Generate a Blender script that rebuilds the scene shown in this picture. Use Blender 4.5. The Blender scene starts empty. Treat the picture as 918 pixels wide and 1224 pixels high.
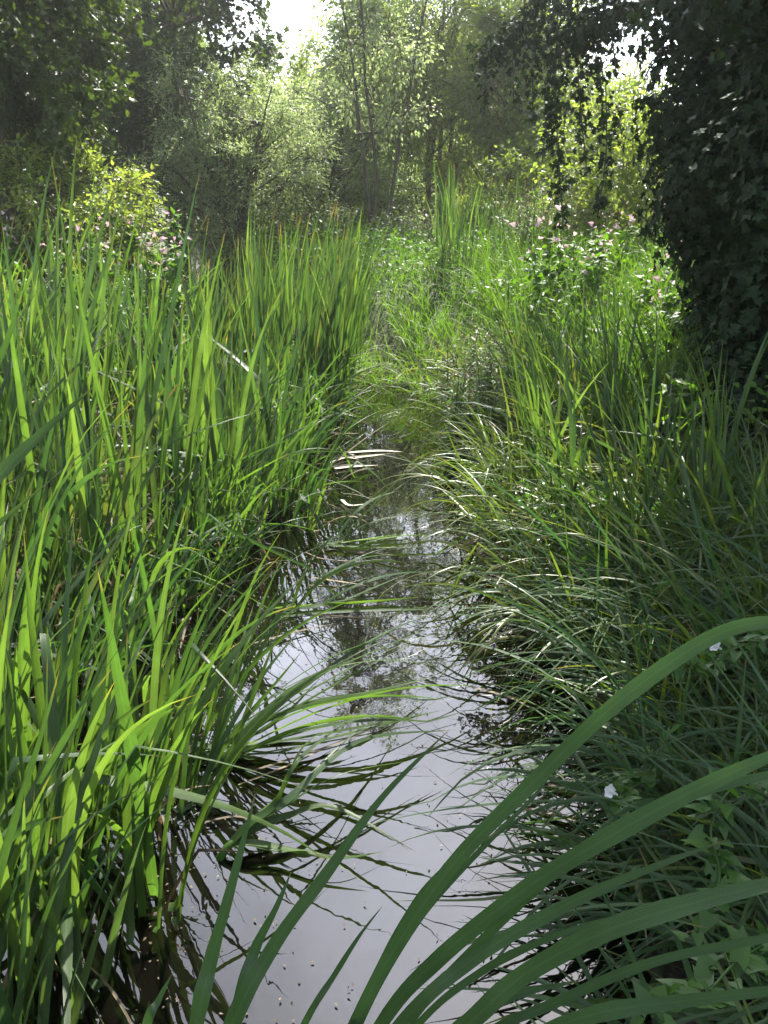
import bpy, math
import numpy as np
from mathutils import Vector, Matrix

R = math.radians
C = bpy.context.scene.collection
scn = bpy.context.scene

# ------------------------------------------------------------------ camera
PITCH = R(19.8)
CAM = np.array([0.0, 0.0, 1.7])
cd = bpy.data.cameras.new('camera')
cam = bpy.data.objects.new('camera', cd); C.objects.link(cam)
cam.location = CAM
cam.rotation_euler = (R(90) - PITCH, 0, 0)
cd.sensor_fit = 'VERTICAL'; cd.angle = R(58.0); cd.sensor_height = 24
cd.lens = 24 / (2 * math.tan(R(29.0)))
cd.clip_start = 0.02; cd.clip_end = 1500
scn.camera = cam

# ------------------------------------------------------------------ light
SUN_EL, SUN_AZ = 52.0, 18.0      # degrees; azimuth measured clockwise (right) from the view direction +Y
scn.view_settings.view_transform = 'Standard'
scn.view_settings.look = 'None'
scn.view_settings.gamma = 1
scn.view_settings.exposure = 1.58
w = bpy.data.worlds.new('World'); scn.world = w; w.use_nodes = True
nt = w.node_tree; nt.nodes.clear()
N = nt.nodes.new; LK = nt.links.new
out = N('ShaderNodeOutputWorld'); bg = N('ShaderNodeBackground')
sky = N('ShaderNodeTexSky'); sky.sky_type = 'NISHITA'; sky.sun_disc = False
sky.sun_elevation = R(SUN_EL); sky.sun_rotation = R(SUN_AZ)
sky.air_density = 1.0; sky.dust_density = 2.0; sky.ozone_density = 1.0
tc = N('ShaderNodeTexCoord')
# clouds lie in a layer: project the direction on a horizontal sheet
sep = N('ShaderNodeSeparateXYZ'); LK(tc.outputs['Generated'], sep.inputs[0])
zz = N('ShaderNodeMath'); zz.operation = 'ADD'; LK(sep.outputs['Z'], zz.inputs[0]); zz.inputs[1].default_value = 0.25
dx = N('ShaderNodeMath'); dx.operation = 'DIVIDE'; LK(sep.outputs['X'], dx.inputs[0]); LK(zz.outputs[0], dx.inputs[1])
dy = N('ShaderNodeMath'); dy.operation = 'DIVIDE'; LK(sep.outputs['Y'], dy.inputs[0]); LK(zz.outputs[0], dy.inputs[1])
cmb = N('ShaderNodeCombineXYZ'); LK(dx.outputs[0], cmb.inputs[0]); LK(dy.outputs[0], cmb.inputs[1])
cn = N('ShaderNodeTexNoise'); cn.inputs['Scale'].default_value = 1.7; cn.inputs['Detail'].default_value = 7; cn.inputs['Roughness'].default_value = 0.55
cn.inputs['Distortion'].default_value = 0.6
LK(cmb.outputs[0], cn.inputs['Vector'])
cr = N('ShaderNodeValToRGB'); cr.color_ramp.elements[0].position = 0.36; cr.color_ramp.elements[1].position = 0.64
LK(cn.outputs['Fac'], cr.inputs[0])
# cloud brightness peaks low ahead, not at the sun, to brighten the stream's reflection
sd = (math.sin(R(SUN_AZ)) * math.cos(R(SUN_EL)), math.cos(R(SUN_AZ)) * math.cos(R(SUN_EL)), math.sin(R(SUN_EL)))
dot = N('ShaderNodeVectorMath'); dot.operation = 'DOT_PRODUCT'; LK(tc.outputs['Generated'], dot.inputs[0]); dot.inputs[1].default_value = (.10, .90, .42)
mr = N('ShaderNodeMapRange'); mr.inputs['From Min'].default_value = 0.72; mr.inputs['From Max'].default_value = 1.0
mr.inputs['To Min'].default_value = 3.0; mr.inputs['To Max'].default_value = 30.0
LK(dot.outputs['Value'], mr.inputs['Value'])
cc = N('ShaderNodeVectorMath'); cc.operation = 'SCALE'; cc.inputs[0].default_value = (0.93, 0.97, 1.14)
bk = N('ShaderNodeMapRange'); bk.inputs['From Min'].default_value = 0.0; bk.inputs['From Max'].default_value = -0.7   # cloud brightness added behind the camera to fill camera-facing sides
bk.inputs['To Min'].default_value = 0.0; bk.inputs['To Max'].default_value = 2.5; LK(sep.outputs['Y'], bk.inputs['Value'])
ab = N('ShaderNodeMath'); ab.operation = 'ADD'; LK(mr.outputs[0], ab.inputs[0]); LK(bk.outputs[0], ab.inputs[1])
LK(ab.outputs[0], cc.inputs['Scale'])
mx = N('ShaderNodeMix'); mx.data_type = 'RGBA'
LK(cr.outputs[0], mx.inputs['Factor']); LK(sky.outputs[0], mx.inputs[6]); LK(cc.outputs[0], mx.inputs[7])
LK(mx.outputs[2], bg.inputs[0]); bg.inputs[1].default_value = 0.10; LK(bg.outputs[0], out.inputs[0])

sl = bpy.data.lights.new('sun', 'SUN'); sl.energy = 5.0; sl.angle = R(0.53); sl.color = (1.0, 0.95, 0.86)
so = bpy.data.objects.new('sun', sl); C.objects.link(so)
so.rotation_euler = Vector((-sd[0], -sd[1], -sd[2])).to_track_quat('-Z', 'Y').to_euler()

scn.cycles.max_bounces = 8; scn.cycles.diffuse_bounces = 3; scn.cycles.glossy_bounces = 3
scn.cycles.transmission_bounces = 4; scn.cycles.transparent_max_bounces = 4; scn.cycles.volume_bounces = 0
scn.cycles.sample_clamp_indirect = 6.0
scn.cycles.caustics_reflective = False; scn.cycles.caustics_refractive = False
scn.cycles.use_denoising = True

# ------------------------------------------------------------------ materials
def mat_base(name):
    m = bpy.data.materials.new(name); m.use_nodes = True
    t = m.node_tree; t.nodes.clear()
    return m, t, t.nodes.new, t.links.new

def ramp(node, stops):
    el = node.color_ramp.elements
    while len(el) < len(stops): el.new(0.5)
    for e, (p, c) in zip(el, stops): e.position = p; e.color = (*c, 1)

def leaf_mat(name, cols, trans=0.45, tint=(1.25, 1.3, 0.55), rough=0.42, spec=0.5, veins=0.0, tip=None, patch=0.25, patch_scale=9.0, bump=0.0):
    """cols: 3-4 leaf colours picked per leaf; light passes through the blade (translucent)."""
    m, t, n, l = mat_base(name)
    geo = n('ShaderNodeNewGeometry'); oi = n('ShaderNodeObjectInfo')
    a = n('ShaderNodeMath'); a.operation = 'MULTIPLY_ADD'; l(oi.outputs['Random'], a.inputs[0]); a.inputs[1].default_value = 0.35
    b = n('ShaderNodeMath'); b.operation = 'MULTIPLY'; l(geo.outputs['Random Per Island'], b.inputs[0]); b.inputs[1].default_value = 0.65
    l(b.outputs[0], a.inputs[2])
    r = n('ShaderNodeValToRGB'); ramp(r, [(i / (len(cols) - 1), c) for i, c in enumerate(cols)]); l(a.outputs[0], r.inputs[0])
    col = r.outputs[0]
    tc = n('ShaderNodeTexCoord')
    nz = n('ShaderNodeTexNoise'); nz.inputs['Scale'].default_value = patch_scale; nz.inputs['Detail'].default_value = 4
    l(tc.outputs['Object'], nz.inputs['Vector'])
    hs = n('ShaderNodeHueSaturation')
    mp = n('ShaderNodeMapRange'); mp.inputs['From Min'].default_value = 0.3; mp.inputs['From Max'].default_value = 0.7
    mp.inputs['To Min'].default_value = 1 - patch; mp.inputs['To Max'].default_value = 1 + patch
    l(nz.outputs['Fac'], mp.inputs['Value']); l(mp.outputs[0], hs.inputs['Value']); l(col, hs.inputs['Color']); col = hs.outputs[0]
    uv = n('ShaderNodeUVMap'); sx = n('ShaderNodeSeparateXYZ'); l(uv.outputs[0], sx.inputs[0])
    hgt = None
    if veins > 0:      # long parallel veins along the blade
        vv = n('ShaderNodeMath'); vv.operation = 'MULTIPLY'; l(sx.outputs[0], vv.inputs[0]); vv.inputs[1].default_value = 62.0
        sn = n('ShaderNodeMath'); sn.operation = 'SINE'; l(vv.outputs[0], sn.inputs[0])
        mv = n('ShaderNodeMapRange'); mv.inputs['From Min'].default_value = -1; mv.inputs['To Min'].default_value = 1 - veins; mv.inputs['To Max'].default_value = 1 + veins
        l(sn.outputs[0], mv.inputs['Value'])
        h2 = n('ShaderNodeHueSaturation'); l(mv.outputs[0], h2.inputs['Value']); l(col, h2.inputs['Color']); col = h2.outputs[0]
        hgt = sn.outputs[0]
        mc = n('ShaderNodeMath'); mc.operation = 'SUBTRACT'; l(sx.outputs[0], mc.inputs[0]); mc.inputs[1].default_value = .5
        ma = n('ShaderNodeMath'); ma.operation = 'ABSOLUTE'; l(mc.outputs[0], ma.inputs[0])
        mq = n('ShaderNodeMapRange'); mq.inputs['From Max'].default_value = .09; mq.inputs['To Min'].default_value = 1.22; mq.inputs['To Max'].default_value = 1.0; l(ma.outputs[0], mq.inputs['Value'])
        h3 = n('ShaderNodeHueSaturation'); l(mq.outputs[0], h3.inputs['Value']); l(col, h3.inputs['Color']); col = h3.outputs[0]
    if tip:            # withered tip, on some blades further down than on others
        ad = n('ShaderNodeMath'); ad.operation = 'MULTIPLY_ADD'; l(geo.outputs['Random Per Island'], ad.inputs[0]); ad.inputs[1].default_value = 0.12; l(sx.outputs[1], ad.inputs[2])
        ad2 = n('ShaderNodeMath'); ad2.operation = 'MULTIPLY_ADD'; l(nz.outputs['Fac'], ad2.inputs[0]); ad2.inputs[1].default_value = 0.1; l(ad.outputs[0], ad2.inputs[2])
        mt = n('ShaderNodeMapRange'); mt.inputs['From Min'].default_value = 1.06; mt.inputs['From Max'].default_value = 1.13; l(ad2.outputs[0], mt.inputs['Value'])
        mm = n('ShaderNodeMix'); mm.data_type = 'RGBA'; l(mt.outputs[0], mm.inputs['Factor']); l(col, mm.inputs[6]); mm.inputs[7].default_value = (*tip, 1); col = mm.outputs[2]
    p = n('ShaderNodeBsdfPrincipled'); p.inputs['Roughness'].default_value = rough; p.inputs['Specular IOR Level'].default_value = spec
    l(col, p.inputs['Base Color'])
    if hgt is not None and bump > 0:
        bp = n('ShaderNodeBump'); bp.inputs['Strength'].default_value = bump; bp.inputs['Distance'].default_value = 0.0006
        l(hgt, bp.inputs['Height']); l(bp.outputs[0], p.inputs['Normal'])
    tr = n('ShaderNodeBsdfTranslucent')
    vm = n('ShaderNodeVectorMath'); vm.operation = 'MULTIPLY'; l(col, vm.inputs[0]); vm.inputs[1].default_value = tint; l(vm.outputs[0], tr.inputs[0])
    ms = n('ShaderNodeMixShader'); ms.inputs[0].default_value = trans; l(p.outputs[0], ms.inputs[1]); l(tr.outputs[0], ms.inputs[2])
    o = n('ShaderNodeOutputMaterial'); l(ms.outputs[0], o.inputs[0])
    return m

def solid_mat(name, c1, c2, scale=12, rough=0.85, bump=0.4, stretch=(1, 1, 1), dist=0.01):
    m, t, n, l = mat_base(name)
    tc = n('ShaderNodeTexCoord'); mp = n('ShaderNodeMapping'); mp.inputs['Scale'].default_value = stretch; l(tc.outputs['Object'], mp.inputs[0])
    nz = n('ShaderNodeTexNoise'); nz.inputs['Scale'].default_value = scale; nz.inputs['Detail'].default_value = 8; l(mp.outputs[0], nz.inputs[0])
    r = n('ShaderNodeValToRGB'); ramp(r, [(0.32, c1), (0.68, c2)]); l(nz.outputs['Fac'], r.inputs[0])
    p = n('ShaderNodeBsdfPrincipled'); p.inputs['Roughness'].default_value = rough; l(r.outputs[0], p.inputs['Base Color'])
    bp = n('ShaderNodeBump'); bp.inputs['Strength'].default_value = bump; bp.inputs['Distance'].default_value = dist; l(nz.outputs['Fac'], bp.inputs['Height']); l(bp.outputs[0], p.inputs['Normal'])
    o = n('ShaderNodeOutputMaterial'); l(p.outputs[0], o.inputs[0])
    return m

TIP = (0.30, 0.20, 0.08)
M = {}
M['reed'] = leaf_mat('reed_leaf', [(.020, .048, .022), (.046, .098, .032), (.098, .16, .046), (.030, .066, .036), (.060, .115, .034), (.15, .17, .06)], trans=.48, tint=(1.7, 1.75, .58), rough=.34, spec=.55, veins=.10, tip=TIP, bump=.5)
M['iris'] = leaf_mat('iris_leaf', [(.022, .055, .026), (.045, .10, .032), (.090, .155, .040), (.034, .078, .036)], trans=.46, tint=(1.65, 1.75, .58), rough=.34, spec=.55, veins=.06, tip=TIP, bump=.5)
M['near'] = leaf_mat('near_leaf', [(.048, .10, .042), (.058, .115, .042), (.072, .13, .042)], trans=.32, tint=(1.2, 1.5, .7), rough=.42, veins=.06, patch=.12, patch_scale=14, tip=TIP, bump=.5)
M['sedge'] = leaf_mat('sedge_leaf', [(.042, .080, .024), (.065, .115, .028), (.11, .155, .038), (.18, .18, .08)], trans=.42, tint=(1.75, 1.75, .6), rough=.36, spec=.6, veins=.08, tip=TIP)
M['dead'] = leaf_mat('dead_leaf', [(.11, .08, .045), (.22, .17, .095), (.06, .04, .022), (.15, .12, .06)], trans=.3, tint=(1.1, 1.0, .8), rough=.6, veins=.12)
M['grass'] = leaf_mat('meadow_grass', [(.07, .15, .02), (.11, .20, .03), (.16, .22, .05)], trans=.5, tint=(1.45, 1.6, .5), rough=.45)
M['willow'] = leaf_mat('willow_leaf', [(.17, .22, .10), (.24, .29, .15), (.34, .38, .23)], trans=.6, tint=(1.6, 1.7, 1.1), rough=.45, spec=1.0)
M['bush'] = leaf_mat('bush_leaf', [(.10, .15, .035), (.14, .19, .048), (.21, .25, .08)], trans=.60, tint=(2.1, 2.1, .8), rough=.42, spec=.9)
M['dark'] = leaf_mat('dark_tree_leaf', [(.032, .055, .012), (.045, .075, .014), (.07, .10, .02)], trans=.40, tint=(1.7, 1.8, .5), rough=.42, spec=.35)
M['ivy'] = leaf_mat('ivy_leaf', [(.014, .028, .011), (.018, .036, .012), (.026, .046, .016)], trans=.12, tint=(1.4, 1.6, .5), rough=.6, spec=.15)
M['herb'] = leaf_mat('herb_leaf', [(.06, .13, .02), (.085, .17, .026), (.12, .20, .03)], trans=.48, tint=(1.5, 1.65, .45), rough=.45)
M['vine'] = leaf_mat('bindweed_leaf', [(.055, .13, .022), (.08, .17, .03)], trans=.42, tint=(1.4, 1.6, .5), rough=.42)
M['pink'] = leaf_mat('pink_petal', [(.60, .38, .44), (.70, .52, .56), (.50, .30, .36)], trans=.4, tint=(1.1, 1, 1), rough=.6)
M['white'] = leaf_mat('white_petal', [(.80, .80, .78), (.75, .76, .74)], trans=.4, tint=(1, 1, 1), rough=.6)
M['fluff'] = leaf_mat('seed_fluff', [(.50, .42, .34), (.42, .34, .28), (.58, .50, .42)], trans=.5, tint=(1, 1, .9), rough=.8)
M['red'] = leaf_mat('red_leaf', [(.30, .06, .02), (.38, .11, .03)], trans=.45, tint=(1.3, 1, .6), rough=.5)
M['bark'] = solid_mat('bark', (.035, .026, .018), (.12, .095, .065), 14, .9, .8, (1, 1, .25), .02)
M['palebark'] = solid_mat('pale_bark', (.05, .042, .03), (.14, .115, .08), 16, .85, .6, (1, 1, .3), .01)
M['stem'] = solid_mat('herb_stem', (.08, .12, .03), (.16, .09, .05), 8, .55, .2)

def ground_material():
    m, t, n, l = mat_base('mud_and_turf')
    geo = n('ShaderNodeNewGeometry'); sx = n('ShaderNodeSeparateXYZ'); l(geo.outputs['Position'], sx.inputs[0])
    nz = n('ShaderNodeTexNoise'); nz.inputs['Scale'].default_value = 7; nz.inputs['Detail'].default_value = 9; l(geo.outputs['Position'], nz.inputs['Vector'])
    nb = n('ShaderNodeTexNoise'); nb.inputs['Scale'].default_value = 45; nb.inputs['Detail'].default_value = 6; l(geo.outputs['Position'], nb.inputs['Vector'])
    mud = n('ShaderNodeValToRGB'); ramp(mud, [(.35, (.022, .016, .010)), (.65, (.065, .05, .03))]); l(nb.outputs['Fac'], mud.inputs[0])
    tf = n('ShaderNodeValToRGB'); ramp(tf, [(.3, (.03, .045, .012)), (.6, (.07, .10, .025)), (.8, (.12, .11, .05))]); l(nz.outputs['Fac'], tf.inputs[0])
    ad = n('ShaderNodeMath'); ad.operation = 'MULTIPLY_ADD'; l(nz.outputs['Fac'], ad.inputs[0]); ad.inputs[1].default_value = .3; l(sx.outputs[2], ad.inputs[2])
    mp = n('ShaderNodeMapRange'); mp.inputs['From Min'].default_value = .3; mp.inputs['From Max'].default_value = .5; l(ad.outputs[0], mp.inputs['Value'])
    mm = n('ShaderNodeMix'); mm.data_type = 'RGBA'; l(mp.outputs[0], mm.inputs['Factor']); l(mud.outputs[0], mm.inputs[6]); l(tf.outputs[0], mm.inputs[7])
    p = n('ShaderNodeBsdfPrincipled'); p.inputs['Roughness'].default_value = .8; l(mm.outputs[2], p.inputs['Base Color'])
    bp = n('ShaderNodeBump'); bp.inputs['Strength'].default_value = .7; bp.inputs['Distance'].default_value = .03; l(nb.outputs['Fac'], bp.inputs['Height']); l(bp.outputs[0], p.inputs['Normal'])
    o = n('ShaderNodeOutputMaterial'); l(p.outputs[0], o.inputs[0]); return m
M['bleached'] = leaf_mat('bleached_leaf', [(.62, .58, .48), (.70, .67, .58)], trans=.2, tint=(1, 1, .9), rough=.35)
M['ground'] = ground_material()

def water_material():
    m, t, n, l = mat_base('stream_water')
    geo = n('ShaderNodeNewGeometry')
    mp = n('ShaderNodeMapping'); mp.inputs['Scale'].default_value = (1, .75, 1); l(geo.outputs['Position'], mp.inputs[0])
    n1 = n('ShaderNodeTexNoise'); n1.inputs['Scale'].default_value = 5.5; n1.inputs['Detail'].default_value = 3; n1.inputs['Distortion'].default_value = .8; l(mp.outputs[0], n1.inputs[0])
    n2 = n('ShaderNodeTexNoise'); n2.inputs['Scale'].default_value = 38; n2.inputs['Detail'].default_value = 2; l(mp.outputs[0], n2.inputs[0])
    pt = n('ShaderNodeTexNoise'); pt.inputs['Scale'].default_value = 1.6; pt.inputs['Detail'].default_value = 2; l(geo.outputs['Position'], pt.inputs[0])
    pm = n('ShaderNodeMapRange'); pm.inputs['From Min'].default_value = .42; pm.inputs['From Max'].default_value = .65; l(pt.outputs['Fac'], pm.inputs['Value'])
    k = n('ShaderNodeMath'); k.operation = 'MULTIPLY'; l(n2.outputs['Fac'], k.inputs[0]); l(pm.outputs[0], k.inputs[1])
    k2 = n('ShaderNodeMath'); k2.operation = 'MULTIPLY_ADD'; l(k.outputs[0], k2.inputs[0]); k2.inputs[1].default_value = .10; l(n1.outputs['Fac'], k2.inputs[2])
    bp = n('ShaderNodeBump'); bp.inputs['Strength'].default_value = .22; bp.inputs['Distance'].default_value = .004; l(k2.outputs[0], bp.inputs['Height'])
    p = n('ShaderNodeBsdfPrincipled'); p.inputs['Base Color'].default_value = (.0025, .0022, .0015, 1); p.inputs['Roughness'].default_value = .015
    p.inputs['IOR'].default_value = 1.6; l(bp.outputs[0], p.inputs['Normal'])
    o = n('ShaderNodeOutputMaterial'); l(p.outputs[0], o.inputs[0]); return m
M['water'] = water_material()

# ------------------------------------------------------------------ mesh building
class MB:
    """collects vertices, faces and uvs; build() links them as one mesh object"""
    def __init__(s): s.V = []; s.U = []; s.F = []; s.n = 0
    def add(s, V, faces, U=None):
        V = np.asarray(V, float).reshape(-1, 3)
        s.V.append(V); s.U.append(np.zeros((len(V), 2)) if U is None else np.asarray(U, float).reshape(-1, 2))
        for f in faces: s.F.append(np.asarray(f) + s.n)
        s.n += len(V)
    def build(s, name, mat, parent=None, smooth=True, loc=None):
        V = np.concatenate(s.V); U = np.concatenate(s.U)
        if loc is not None: V = V - np.asarray(loc)
        li = np.concatenate([f.ravel() for f in s.F]); tot = np.concatenate([np.full(len(f), f.shape[1]) for f in s.F])
        st = np.concatenate([[0], np.cumsum(tot)[:-1]])
        me = bpy.data.meshes.new(name)
        me.vertices.add(len(V)); me.vertices.foreach_set('co', V.ravel().astype(np.float32))
        me.loops.add(len(li)); me.loops.foreach_set('vertex_index', li.astype(np.int32))
        me.polygons.add(len(tot)); me.polygons.foreach_set('loop_start', st.astype(np.int32))
        me.polygons.foreach_set('use_smooth', np.full(len(tot), smooth))
        uv = me.uv_layers.new(name='UVMap'); uv.data.foreach_set('uv', U[li].ravel().astype(np.float32))
        me.update(calc_edges=True)
        me.materials.append(mat)
        o = bpy.data.objects.new(name, me); C.objects.link(o)
        if parent is not None: o.parent = parent
        elif loc is not None: o.location = loc
        return o

def tag(o, label=None, cat=None, group=None, kind=None):
    if label: o['label'] = label
    if cat: o['category'] = cat
    if group: o['group'] = group
    if kind: o['kind'] = kind
    return o

def empty(name, loc, label, cat, group=None):
    o = bpy.data.objects.new(name, None); C.objects.link(o); o.location = loc; o.empty_display_size = .1
    return tag(o, label, cat, group)

def px(x, y, d):
    """world point seen at photo pixel x, y at depth d (metres along the view axis)"""
    f = 612 / math.tan(R(29)); X = (x - 459) / f * d; Yc = (612 - y) / f * d
    return np.array([X, d * math.cos(PITCH) + Yc * math.sin(PITCH), CAM[2] - d * math.sin(PITCH) + Yc * math.cos(PITCH)])
def pz(x, y, z=0.0):
    """world point on the level z seen at photo pixel x, y"""
    a = px(x, y, 1.0) - CAM
    return CAM + a * ((z - CAM[2]) / a[2])

def nrmz(a): return a / np.maximum(np.linalg.norm(a, axis=-1, keepdims=True), 1e-9)

def ribbons(mb, P, S, Nn, W, fold=.16):
    """n blades of k points; three vertices across, creased along the middle"""
    n, k, _ = P.shape
    L = P - S * (W / 2)[..., None] + Nn * (W * fold)[..., None]; Rr = P + S * (W / 2)[..., None] + Nn * (W * fold)[..., None]
    V = np.stack([L, P, Rr], 2)
    t = np.broadcast_to(np.linspace(0, 1, k)[None, :, None], (n, k, 3)); u = np.broadcast_to(np.array([0, .5, 1.])[None, None], (n, k, 3))
    b = (np.arange(n) * k * 3)[:, None, None] + (np.arange(k - 1) * 3)[None, :, None] + np.array([0, 1])[None, None]
    f = np.stack([b, b + 1, b + 4, b + 3], -1).reshape(-1, 4)
    mb.add(V, [f], np.stack([u, t], -1))

def wprof(t, tipf=.35, q=.8): return np.minimum(1, (1 - t) / tipf) ** q * (.72 + .28 * np.minimum(1, t / .15))

def blade_paths(rng, base, az, L, lean, bend, k=11, power=1.8, drift=.25, kink=.0, twist=.5, zmin=.008):
    n = len(base); t = np.linspace(0, 1, k)[None]
    th = lean[:, None] + bend[:, None] * t ** power
    if kink > 0:
        kk = rng.random(n) < kink; tk = rng.uniform(.35, .8, n); ka = rng.uniform(.6, 1.9, n) * kk
        th = th + (t > tk[:, None]) * ka[:, None]
    th = th + rng.normal(0, .05, (n, 1)) * np.sin(t * rng.uniform(4, 9, (n, 1)))
    th = np.minimum(th, 2.9)
    a = az[:, None] + rng.normal(0, drift, (n, 1)) * t
    d = np.stack([np.sin(th) * np.cos(a), np.sin(th) * np.sin(a), np.cos(th)], -1)
    P = base[:, None] + np.concatenate([np.zeros((n, 1, 3)), np.cumsum(d[:, 1:] * (L[:, None, None] / (k - 1)), 1)], 1)
    zf = zmin + rng.uniform(0, .02, (n, 1)); P[..., 2] = np.maximum(P[..., 2], zf)
    h = np.stack([-np.sin(a), np.cos(a), np.zeros_like(a)], -1)
    g = np.gradient(P, axis=1); g = nrmz(g)
    nn = nrmz(np.cross(g, h)); tau = rng.normal(0, twist, (n, 1)) + rng.normal(0, twist, (n, 1)) * t
    S = h * np.cos(tau)[..., None] + nn * np.sin(tau)[..., None]
    return P, S, nrmz(np.cross(S, g)), t

def clump_mb(rng, n, r, L, W, lean, bend, azc=None, azs=1.2, **kw):
    mb = MB()
    a0 = rng.uniform(0, 2 * math.pi, n); rr = r * np.sqrt(rng.random(n))
    base = np.stack([rr * np.cos(a0), rr * np.sin(a0), np.full(n, -.04)], -1)
    az = a0 + rng.normal(0, .6, n) if azc is None else rng.normal(azc, azs, n)
    Ls = rng.uniform(*L, n); Ws = rng.uniform(*W, n)
    tipf = kw.pop('tipf', .4); zmin = kw.pop('zmin', .008)
    P, S, Nn, t = blade_paths(rng, base, az, Ls, np.abs(rng.normal(lean, lean * .5, n)), np.clip(rng.normal(bend, bend * .6, n), 0.02, 3), zmin=zmin, **kw)
    ribbons(mb, P, S, Nn, Ws[:, None] * wprof(t, tipf)); return mb

def curve_pts(cp, k):
    cp = np.asarray(cp, float); n = len(cp)
    e = np.vstack([2 * cp[0] - cp[1], cp, 2 * cp[-1] - cp[-2]]); o = []
    for i in np.linspace(0, n - 1 - 1e-6, k):
        j = int(i); u = i - j; a, b, c, d = e[j:j + 4]
        o.append(.5 * (2 * b + (c - a) * u + (2 * a - 5 * b + 4 * c - d) * u * u + (3 * b - a - 3 * c + d) * u ** 3))
    return np.array(o)

def strap(mb, cp, W, side=None, k=44, tipf=.5, twist=(0, 0), cut=1.0, fold=.12, q=.8):
    """one long leaf through control points cp; cut<1: the tip lies outside (leaf continues)"""
    P = curve_pts(cp, k); g = nrmz(np.gradient(P, axis=0))
    up = np.array([0, 0, 1.]) if side is None else np.asarray(side, float)
    S = nrmz(np.cross(g, up)); nn = nrmz(np.cross(S, g)); t = np.linspace(0, 1, k) * cut
    ta = np.linspace(*twist, k)[:, None]; S = S * np.cos(ta) + nn * np.sin(ta); nn = nrmz(np.cross(S, g))
    ph = P[0, 0] * 37 + P[-1, 1] * 11
    ribbons(mb, P[None], S[None], nn[None], (W * wprof(t, tipf, q) * (1 + .05 * np.sin(t * 17 + ph) + .03 * np.sin(t * 41 + ph)))[None], fold)

def tube(mb, P, rad, sides=7):
    P = np.asarray(P, float); k = len(P); rad = np.broadcast_to(rad, k)
    g = nrmz(np.gradient(P, axis=0)); ref = np.where(np.abs(g[:, 2:3]) > .9, np.array([[1., 0, 0]]), np.array([[0, 0, 1.]]))
    a = nrmz(np.cross(g, ref))
    for i in range(1, k):
        if np.dot(a[i], a[i - 1]) < 0: a[i] *= -1
    b = np.cross(g, a); th = np.linspace(0, 2 * math.pi, sides, endpoint=False)
    V = P[:, None] + rad[:, None, None] * (np.cos(th)[None, :, None] * a[:, None] + np.sin(th)[None, :, None] * b[:, None])
    i = np.arange(k - 1)[:, None] * sides; j = np.arange(sides)[None]; j2 = (j + 1) % sides
    f = np.stack([i + j, i + j2, i + sides + j2, i + sides + j], -1).reshape(-1, 4)
    n0 = k * sides; caps = [f, (np.stack([(k - 1) * sides + j[0], (k - 1) * sides + j2[0], np.full(sides, n0)], -1))]
    U = np.zeros((n0 + 1, 2)); mb.add(np.vstack([V.reshape(-1, 3), P[-1:] + g[-1:] * rad[-1]]), caps, U)

# leaf templates: x across, y along, z up
LEAF = {
 'oval': (np.array([[0, 0, 0], [-.28, .35, .06], [0, .5, 0], [.28, .35, .06], [0, 1, -.08]]), [(0, 2, 1), (0, 3, 2), (1, 2, 4), (2, 3, 4)]),
 'lance': (np.array([[0, 0, 0], [-.12, .4, .03], [.12, .4, .03], [0, 1, -.1]]), [(0, 2, 1), (1, 2, 3)]),
 'heart': (np.array([[0, 0, 0], [-.30, -.16, .05], [-.40, .12, .07], [-.22, .5, .04], [0, 1, -.12], [.22, .5, .04], [.40, .12, .07], [.30, -.16, .05], [0, .4, -.02]]),
           [(0, 8, 1), (1, 8, 2), (2, 8, 3), (3, 8, 4), (4, 8, 5), (5, 8, 6), (6, 8, 7), (7, 8, 0)]),
 'lobed': (np.array([[0, 0, 0], [-.42, .08, .05], [-.24, .3, .02], [-.46, .55, -.02], [-.18, .62, .03], [0, 1, -.1], [.18, .62, .03], [.46, .55, -.02], [.24, .3, .02], [.42, .08, .05], [0, .4, -.03]]),
           [(0, 10, 1), (1, 10, 2), (2, 10, 3), (3, 10, 4), (4, 10, 5), (5, 10, 6), (6, 10, 7), (7, 10, 8), (8, 10, 9), (9, 10, 0)]),
}
def leaves(mb, rng, P, size, kind='oval', droop=.3, out=None, flat=.5, face=None):
    """leaves at points P pointing along out (or random) with droop, facing mostly upwards"""
    n = len(P); T, F = LEAF[kind]
    d = rng.normal(0, 1, (n, 3)); d[:, 2] *= .6
    if out is not None: d = nrmz(d) + nrmz(out) * 1.1
    d = nrmz(d); d[:, 2] -= droop; d = nrmz(d)
    up = rng.normal(0, 1, (n, 3)) * (1 - flat); up[:, 2] += flat * 1.6
    if face is not None:
        up = nrmz(face) + rng.normal(0, .28, (n, 3)) + [0, 0, .35]; d = rng.normal(0, .5, (n, 3)) + [0, 0, -.8]; d = nrmz(d - up * (np.sum(d * up, 1) / np.sum(up * up, 1))[:, None])
    s = nrmz(np.cross(d, up)); u = np.cross(s, d)
    sz = size * rng.uniform(.6, 1.35, (n, 1, 1))
    V = P[:, None] + sz * (T[None, :, 0:1] * s[:, None] + T[None, :, 1:2] * d[:, None] + T[None, :, 2:3] * u[:, None])
    f = (np.arange(n) * len(T))[:, None, None] + np.array(F)[None]
    mb.add(V, [f.reshape(-1, 3)], np.tile(T[:, :2] + [.5, 0], (n, 1)))

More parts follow.
